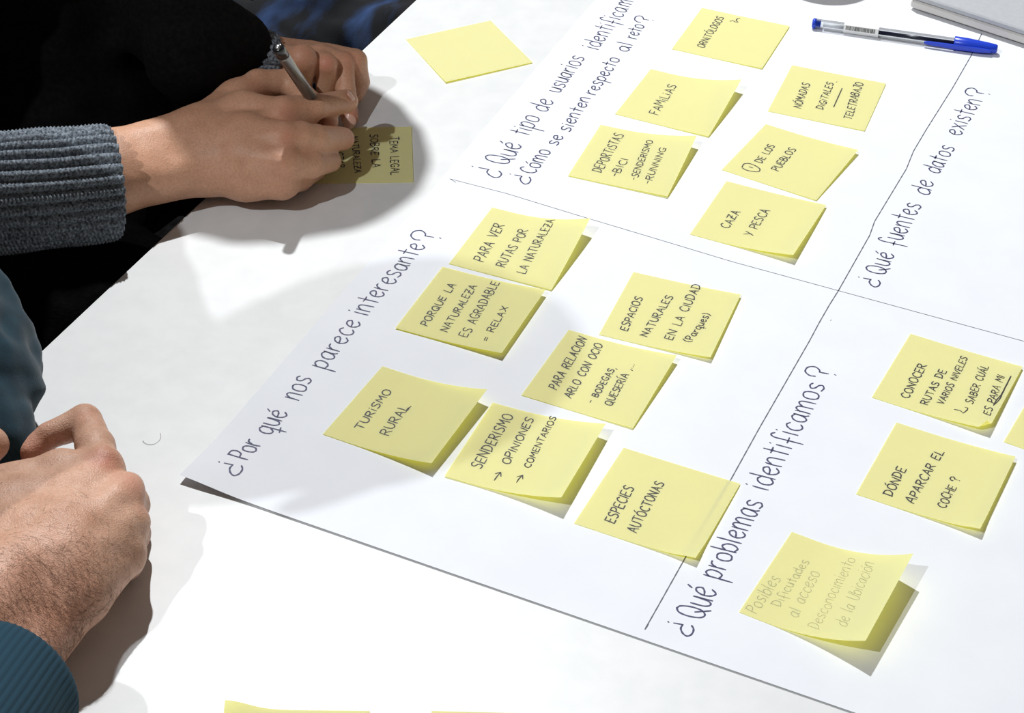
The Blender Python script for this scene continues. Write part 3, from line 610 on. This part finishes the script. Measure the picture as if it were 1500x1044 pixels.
# ------------------------------------------------------------------ closed laptop at the upper right, unseen cup added beyond the frame for its shadow
l0 = np.array(PTS['lap0'][:2]); l1 = np.array(PTS['lap1'][:2]); lu = (l1-l0)/np.linalg.norm(l1-l0); lv = np.array([-lu[1], lu[0]])
lc = l0+lu*148+lv*115
lap = thing('laptop', (lc[0], lc[1], 0.5), 'closed grey laptop, only its front corner in view at the upper right', 'laptop')
MB().box((lc[0], lc[1], 2.2), lu*160, lv*115, 7.3, bev=1.2).build('base', M_lapside, lap, smooth=False)
MB().box((lc[0], lc[1], 10.1), lu*160, lv*115, 5.2, bev=1.2).build('lid', M_lap, lap, smooth=False)
MB().box((lc[0], lc[1], 9.4), lu*157, lv*112, .9).build('seam_gasket', M_seam, lap, smooth=False)
for i in (-1, 1):
    for j in (-1, 1):
        q = lc+lu*140*i+lv*98*j; MB().lathe((q[0], q[1], .5), (q[0], q[1], 2.4), [(0, 5), (1, 6)], 16).build('foot', M_seam, lap)
cup = thing('cup', (238, 1602, .5), 'unseen white ceramic cup, added past the top edge of the view to cast a shadow in', 'cup')
MB().lathe((238, 1602, .5), (238, 1602, 88), [(0, 26), (.03, 29), (.3, 36), (1, 40), (1.0, 37.5), (.3, 33), (.06, 26), (.06, 1)], 40, cap=False).build('bowl', M_cup, cup)
hp = spline([(238+38, 1602, 70), (238+60, 1604, 66), (238+62, 1604, 42), (238+36, 1602, 28)], 6)
hm = MB()
for a, b in zip(hp[:-1], hp[1:]): hm.lathe(a, b, [(0, 4), (1, 4)], 10)
hm.build('handle', M_cup, cup)

# a loose curl of fibre lying on the table
c = PTS['hair']; q = [(c[0]+5.6*math.cos(a), c[1]+7*math.sin(a), .25+.2*math.sin(a*2)) for a in np.linspace(-2.6, .6, 22)]
fm = MB()
for a, b in zip(q[:-1], q[1:]): fm.lathe(a, b, [(0, .13), (1, .13)], 5)
tag(fm.build('fibre', mat('pale_fibre', (.42, .42, .38), .6)), 'tiny pale curl of fibre on the bare table near the sheet corner', 'fibre')

# ------------------------------------------------------------------ people
F_DIR = np.array([.914, -.405, 0]); L_DIR = np.array([.405, .914, 0])
def head_chains(c, f):
    c = np.array(c, float); f = np.array(f, float); f /= np.linalg.norm(f); side = np.cross([0, 0, 1.], f); side /= np.linalg.norm(side); u = np.cross(f, side)
    def p(a, b, z, r): return [*(c+f*a+side*b+u*z), r]
    ch = [[20, p(-18, 0, 22, 78), p(18, 0, 14, 72)], [18, p(20, 0, -10, 62), p(44, 0, -62, 34)], [14, p(10, 28, -50, 30), p(56, 0, -78, 22)], [14, p(10, -28, -50, 30), p(56, 0, -78, 22)]]
    ch += [[5, p(84, 0, 6, 7), p(102, 0, -28, 9)], [4, p(92, 9, -34, 6), p(92, -9, -34, 6)], [4, p(82, 15, -56, 5), p(82, -15, -56, 5)], [4, p(80, 13, -63, 6), p(80, -13, -63, 6)]]
    for s in (-1, 1): ch += [[3, p(72, 31*s, 4, 12)], [5, p(78, 16*s, 20, 6), p(70, 46*s, 20, 6)], [4, p(-4, 79*s, 10, 8), p(-6, 82*s, -22, 7)], [4, p(-14, 82*s, 12, 5), p(-14, 85*s, -14, 5)]]
    return ch
def hair_chains(c, f, long_):
    c = np.array(c, float); f = np.array(f, float); f /= np.linalg.norm(f); side = np.cross([0, 0, 1.], f); side /= np.linalg.norm(side); u = np.cross(f, side)
    def p(a, b, z, r): return [*(c+f*a+side*b+u*z), r]
    ch = [[15, p(-28, 0, 34, 80), p(4, 0, 36, 74)], [15, p(-50, 0, -10, 62), p(-60, 0, -50, 40)]]
    if long_:
        for s in (-1, 1): ch.append([12, p(-10, 60*s, 0, 22), p(-30, 64*s, -110, 20), p(-40, 56*s, -160, 12)])
    return ch
def tube(axis_pts, radii, nrib, amp, seg_mm, lip, stitch=0., nseg_per_rib=12, wob=0., step=None):
    A = spline(axis_pts, 24); Rr = np.interp(np.linspace(0, 1, len(A)), np.linspace(0, 1, len(radii)), radii)
    L = np.concatenate([[0], np.cumsum(np.linalg.norm(np.diff(A, axis=0), axis=1))]); n = int(L[-1]/seg_mm)
    ls = np.linspace(0, L[-1], n); A = np.stack([np.interp(ls, L, A[:, i]) for i in range(3)], 1); Rr = np.interp(ls, L, Rr)
    T = np.gradient(A, axis=0); T /= np.linalg.norm(T, axis=1)[:, None]
    a = np.cross(T, [0, 0, 1.]); a /= np.linalg.norm(a, axis=1)[:, None]; b = np.cross(T, a)
    m = nrib*nseg_per_rib; th = np.linspace(0, 2*np.pi, m, endpoint=False)
    TH, LS = np.meshgrid(th, ls)
    rb = np.abs(np.cos(TH*nrib/2+.25*np.sin(LS/23)))**.8
    r = Rr[:, None]+amp*rb*2-amp
    if stitch: r = r+stitch*np.sin(LS*2*np.pi/2.6+np.cos(TH*nrib)*2.2)*(.6+.4*rb)
    if wob: r = r+wob*np.sin(TH*2+LS/19)*np.sin(LS/13+TH)+wob*.6*np.sin(TH*3-LS/31)
    r = r-2.0*np.exp(-LS/2.5)
    V = A[:, None]+a[:, None]*(r*np.cos(TH))[..., None]+b[:, None]*(r*np.sin(TH))[..., None]
    # lip turned inward at the opening
    rows = [V]
    inner = []
    for k, (dr, dl) in enumerate(((-2.2, .2), (-3.4, 2.), (-4, 14), (-5, 26))):
        j = min(int(dl/seg_mm), n-1); rr = r[0]+dr
        inner.append(A[j]+a[j]*(rr*np.cos(th))[:, None]+b[j]*(rr*np.sin(th))[:, None])
    V = np.concatenate([np.array(inner)[::-1], V]); g = np.arange(V.shape[0]*m).reshape(V.shape[0], m)
    gn = np.roll(g, -1, 1); F = np.stack([g[:-1], g[1:], gn[1:], gn[:-1]], -1).reshape(-1, 4)
    return V.reshape(-1, 3), F
def patch_nail(parent, c, nrm, along, w, l, m):      # small curved nail plate
    c = np.array(c, float); nrm = np.array(nrm, float); nrm /= np.linalg.norm(nrm); al = np.array(along, float); al -= nrm*(al@nrm); al /= np.linalg.norm(al); sd = np.cross(nrm, al); V = []
    n = 8
    for i in range(n+1):
        for j in range(n+1):
            u, v = (i/n-.5)*2, (j/n-.5)*2; k = math.sqrt(max(0, 1-.5*v*v)); kk = math.sqrt(max(0, 1-.5*u*u))
            V.append(c+al*u*l/2*k+sd*v*w/2*kk-nrm*(v*v*w*.16+u*u*l*.05)+nrm*.35)
    return obj('fingernail', V, [(i*(n+1)+j, i*(n+1)+j+1, (i+1)*(n+1)+j+1, (i+1)*(n+1)+j) for i in range(n) for j in range(n)], m, parent)

# --- the writing person
wp = thing('person', (-470, 1450, -290), 'person in a grey knit sweater and black cardigan writing on a sticky note', 'person', 'people at the table')
def skin_disp(P): return noise3(P, 16, 3)*.18
headW = (-213, 1522, 430); fW = np.array([.75, -.25, -.6])
hr = sdf_mesh(CHAINS['w_right'], 1.15, skin_disp, lap=2); hl = sdf_mesh(CHAINS['w_left'], 1.15, skin_disp, lap=2)
lo = [[25, [-400, 1460, 190, 100], [-330, 1480, 300, 52], [-245, 1512, 380, 50]]]+head_chains(headW, fW)
eR = [-545, 1150, 60]; 
lo += [[14, [-435, 1310, 222, 40], [*eR, 36]], [14, [*eR, 34], [-470, 1112, 58, 28], [-385, 1135, 50, 25], [*CHAINS['w_right'][1][1][:3], 22]], [14, [-352, 1590, 225, 42], [-345, 1530, 60, 34], [-300, 1440, 66, 27], [*CHAINS['w_left'][0][1][:3], 24]]]
bodyV, bodyF = joinm([hr, hl, sdf_mesh(lo, 5, None, 1)])
bw = obj('body', bodyV, bodyF, M_skinW, wp, attr=redness(bodyV, [('kW1', 10, .7), ('kW2', 10, .55), ('kW3', 11, .75), ('kW4', 12, .6), ('kW6', 9, .4), ('kW5', 9, .25), ('kW7', 9, .35), ('kL1', 9, .5), ('kL2', 8, .7), ('kL3', 9, .8), ('kL4', 10, .5)]))
patch_nail(bw, np.array(PTS['tipL3'])+[0, -6.5, 1], (0, -.85, .5), (0, -.3, -1), 10, 11, M_nail)
patch_nail(bw, np.array(PTS['tipW'])+[4.5, 1, 4.5], (.78, .1, .6), (.6, 0, -.75), 9, 9, M_nail)
# grey knitted right sleeve, cuff first
kV, kF = tube([PTS['cuffW0'], PTS['cuffW1'], [-470, 1108, 60], [-560, 1130, 70]], [38.5, 40, 43, 46], 30, 2.1, .8, 8, stitch=.75, nseg_per_rib=12, wob=.7)
obj('sleeve', kV, kF, M_knit, wp)['label'] = 'grey ribbed knit sleeve'
kV, kF = tube([PTS['cuffL0'], PTS['cuffL1'], PTS['foreL']], [23, 24, 24], 26, .8, 1.2, 8, stitch=.4, nseg_per_rib=8)
obj('sleeve', kV, kF, M_knit, wp)['label'] = 'grey ribbed knit sleeve'
def folds(P):
    coat = 5.5*np.sin((P[:, 0]*.914-P[:, 1]*.405)/8.5+noise3(P, 110, 6)*2.6)+noise3(P, 40, 7)*3+.5
    return np.where((P[:, 1] > 1585) & (P[:, 2] < -50), coat, noise3(P, 70, 11)*4+2.2*np.sin(P[:, 1]/6.5+noise3(P, 160, 2)*2.5))
tor = [[40, [-470, 1455, -180, 135], [-395, 1425, -50, 130], [-425, 1455, 190, 120]], [40, [-390, 1600, 200, 70], [-460, 1310, 200, 70]],
       [25, [-445, 1300, 215, 66], [-545, 1155, 80, 60], [-500, 1135, 66, 52]], [25, [-360, 1590, 215, 66], [-345, 1535, 60, 52], [-300, 1440, 66, 44], [*PTS['foreL'], 37], [*PTS['foreM'], 29]],
       [30, [-470, 1370, -190, 95], [-330, 1260, -170, 88], [-120, 1140, -170, 76]]]  # right thigh in black knit, standing in for shade on the jeans
v, f = sdf_mesh(tor, 4.5, folds, 1); obj('cardigan', v, f, M_black, wp)['label'] = 'black knitted cardigan'
def jfold(P): return noise3(P, 70, 21)*8+np.sin((P[:, 0]*.9-P[:, 1]*.35)/17+noise3(P, 130, 4)*2.4)*9
jn = [[20, [-480, 1550, -190, 95], [-300, 1640, -185, 92], [-60, 1740, -180, 80], [20, 1760, -190, 70]], [20, [20, 1760, -200, 68], [-20, 1740, -640, 55]], [20, [-120, 1140, -185, 70], [-100, 1150, -640, 55]], [20, [-500, 1500, -200, 90], [-470, 1400, -210, 90]]]
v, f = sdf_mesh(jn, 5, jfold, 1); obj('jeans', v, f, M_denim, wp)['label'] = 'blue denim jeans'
for q in ([10, [-30, 1745, -660, 36], [40, 1730, -704, 34], [140, 1700, -708, 30]], [10, [-110, 1150, -660, 36], [-40, 1120, -704, 34], [70, 1070, -708, 30]]):
    v, f = sdf_mesh([q], 5, None, 1); obj('shoe', v, f, M_blackp, wp)
v, f = sdf_mesh(hair_chains(headW, fW, True), 4, lambda P: noise3(P, 22, 9)*1.6, 1); obj('hair', v, f, M_hairb, wp)

# fineliner in the writing hand
p0, p1 = np.array(PTS['penTop']), np.array(PTS['penTip'])
fp = thing('fineliner', tuple(p1), 'grey barrelled fineliner with a glossy black end held in the writing hand', 'pen')
def on2(t): return p0+(p1-p0)*t
MB().lathe(on2(0), on2(.075), [(0, 1.5), (.0, 3.1), (.12, 3.9), (.3, 4.2), (1, 4.2)], 28).build('end_cap', M_blackp, fp)
MB().lathe(on2(-.006), on2(.004), [(0, 1.5), (.5, 1.9), (1, 1.9)], 16).build('end_stud', M_steel, fp)
MB().lathe(on2(.075), on2(.80), [(0, 4.05), (.02, 4.2), (1, 4.2)], 32).build('barrel', M_barrel, fp)
MB().lathe(on2(.80), on2(1), [(0, 4.3), (.3, 4.0), (.6, 2.6), (.86, 1.2), (.87, .6), (1, .35)], 24).build('tip_section', M_blackp, fp)

# --- the man with clasped hands
mp = thing('person', (-600, 900, -290), 'person in a teal sweatshirt resting clasped hands on the table at lower left', 'person', 'people at the table')
headM = (-362, 752, 455); fM = np.array([.8, .1, -.5])
def man_disp(P): return noise3(P, 18, 5)*.28
mr = sdf_mesh(CHAINS['m_right'], 1.25, man_disp, lap=2); ml = sdf_mesh(CHAINS['m_left'], 2, man_disp, lap=1)
# tendons are part of the chains; coarse rest of the body under the clothes
lo = [[25, [-480, 810, 170, 105], [-420, 780, 310, 58], [-385, 752, 395, 56]]]+head_chains(headM, fM)
lo += [[14, [-600, 700, 240, 58], [-420, 560, 60, 44]], [14, [-420, 560, 60, 42], [*CHAINS['m_right'][1][1][:3], 29]], [14, [-428, 985, 228, 50], [-392, 1062, 90, 38], [*CHAINS['m_left'][0][1][:3], 27]]]
bV, bF = joinm([mr, ml, sdf_mesh(lo, 5, None, 1)])
bm_ = obj('body', bV, bF, M_skinM, mp, attr=redness(bV, [('kM1', 9, .75), ('kM2', 10, .5), ('kM3', 8, .35), ('kM4', 9, .2), ('kM5', 16, .65), ('kM6', 40, .35)]))
def tfold(P): return noise3(P, 38, 8)*3.2+noise3(P, 80, 3)*3-np.abs(np.sin(P[:, 1]/17+noise3(P, 60, 12)*1.5))*2.2+1
w0 = CHAINS['m_leftsleeve'][0][1]
ts = CHAINS['m_leftsleeve']+[[20, [-425, 990, 228, 62], [-395, 1060, 110, 54], [w0[0], w0[1], w0[2], 40]]]
v, f = sdf_mesh(ts, 2.2, tfold, 2); obj('sleeve', v, f, M_teal, mp)
def tor_f(P): return noise3(P, 90, 18)*5
v, f = sdf_mesh([[40, [-620, 900, -180, 150], [-530, 850, 0, 145], [-465, 785, 215, 125]], [30, [-420, 985, 232, 66], [-412, 855, 285, 62], [-430, 780, 290, 76], [-560, 690, 235, 76]], [25, [-600, 700, 235, 76], [-425, 560, 80, 60], [-300, 590, 62, 50]]], 6, tor_f, 1); obj('sweatshirt', v, f, M_teal, mp)
kV, kF = tube([PTS['cuffM0'], PTS['cuffM1'], [-330, 560, 66]], [39, 42, 48], 64, .28, 1.0, 8, stitch=.0, nseg_per_rib=6, wob=.5)
obj('cuff', kV, kF, M_tealrib, mp)['label'] = 'teal ribbed cuff'
v, f = sdf_mesh([[20, [-640, 980, -200, 100], [-420, 1010, -185, 92], [-200, 900, -180, 80], [-180, 890, -640, 58]], [20, [-640, 840, -200, 100], [-420, 760, -185, 92], [-240, 680, -180, 80], [-220, 670, -640, 58]]], 7, tor_f, 1); obj('trousers', v, f, mat('black_trousers', (.006, .006, .007), .9), mp)
for q in ([10, [-190, 890, -660, 38], [-90, 850, -702, 36], [0, 815, -706, 32]], [10, [-230, 670, -660, 38], [-130, 630, -702, 36], [-40, 600, -706, 32]]):
    v, f = sdf_mesh([q], 5, None, 1); obj('shoe', v, f, M_blackp, mp)
v, f = sdf_mesh(hair_chains(headM, fM, False), 4, lambda P: noise3(P, 16, 19)*1.6, 1); obj('hair', v, f, M_hairb, mp)
# body hair on the back of the right wrist and hand
me = bpy.data.meshes.new('tmp'); V, Fq = mr
from mathutils.bvhtree import BVHTree
nrm = np.zeros_like(V); e1 = V[Fq[:, 1]]-V[Fq[:, 0]]; e2 = V[Fq[:, 2]]-V[Fq[:, 0]]; fn = np.cross(e1, e2)
for i in range(4):
    for k in range(3): nrm[:, k] += np.bincount(Fq[:, i], fn[:, k], len(V))
nrm /= np.linalg.norm(nrm, axis=1)[:, None]+1e-9
ctr = np.array(PTS['kM6']); dist = np.linalg.norm((V-ctr)*[1, 1, .6], axis=1)
prob = np.exp(-(dist/38)**2)*(nrm[:, 2] > -.25); cand = rng.choice(len(V), 2600, replace=False, p=prob/prob.sum())
flow = np.array([.75, -.35, 0.]); hv = []; hf = []
for i in cand:
    p = V[i]; n_ = nrm[i]; d = flow+rng.normal(0, .35, 3); d -= n_*(d@n_); d /= np.linalg.norm(d)+1e-9; L = rng.uniform(4, 10); w = .055
    sdv = np.cross(d, n_); bend = rng.normal(0, .25)
    base = len(hv)
    for k, t in enumerate((0, .35, .7, 1.)):
        c = p+d*L*t+n_*(L*(.22*t-.1*t*t))+sdv*bend*L*t*t; ww = w*(1-.8*t)
        hv += [c+sdv*ww, c-sdv*ww, c+n_*ww*1.4]
    for k in range(3):
        for a, b in ((0, 1), (1, 2), (2, 0)): hf.append((base+k*3+a, base+k*3+b, base+k*3+3+b, base+k*3+3+a))
tag(obj('arm_hair', hv, hf, M_armhair, mp), 'short brown hairs on the back of the wrist', kind='stuff')
bpy.data.meshes.remove(me)

# ------------------------------------------------------------------ chairs under the two people
for cx, cy, lab_ in ((-500, 1465, 'black chair under the writing person, hidden beside the table'), (-640, 905, 'black chair under the person in teal, hidden beside the table')):
    ch = thing('chair', (cx, cy, -740), lab_, 'chair', 'chairs at the table edge'); f2, l2 = F_DIR[:2], L_DIR[:2]
    MB().box((cx, cy, -372), f2*210, l2*215, 38, bev=8).build('seat', M_chair, ch, smooth=False)
    q = np.array([cx, cy])-f2*225; MB().box((q[0], q[1], -180), f2*12, l2*200, 330, bev=5).build('backrest', M_chair, ch, smooth=False)
    for i in (-1, 1):
        for j in (-1, 1):
            q = np.array([cx, cy])+f2*185*i+l2*185*j; MB().lathe((q[0], q[1], -740), (q[0], q[1], -370), [(0, 11), (1, 12)], 14).build('leg', M_steel, ch)
    for j in (-1, 1):
        q = np.array([cx, cy])-f2*212+l2*120*j; MB().lathe((q[0], q[1], -345), (q[0], q[1], -170), [(0, 10), (1, 10)], 12).build('back_post', M_steel, ch)
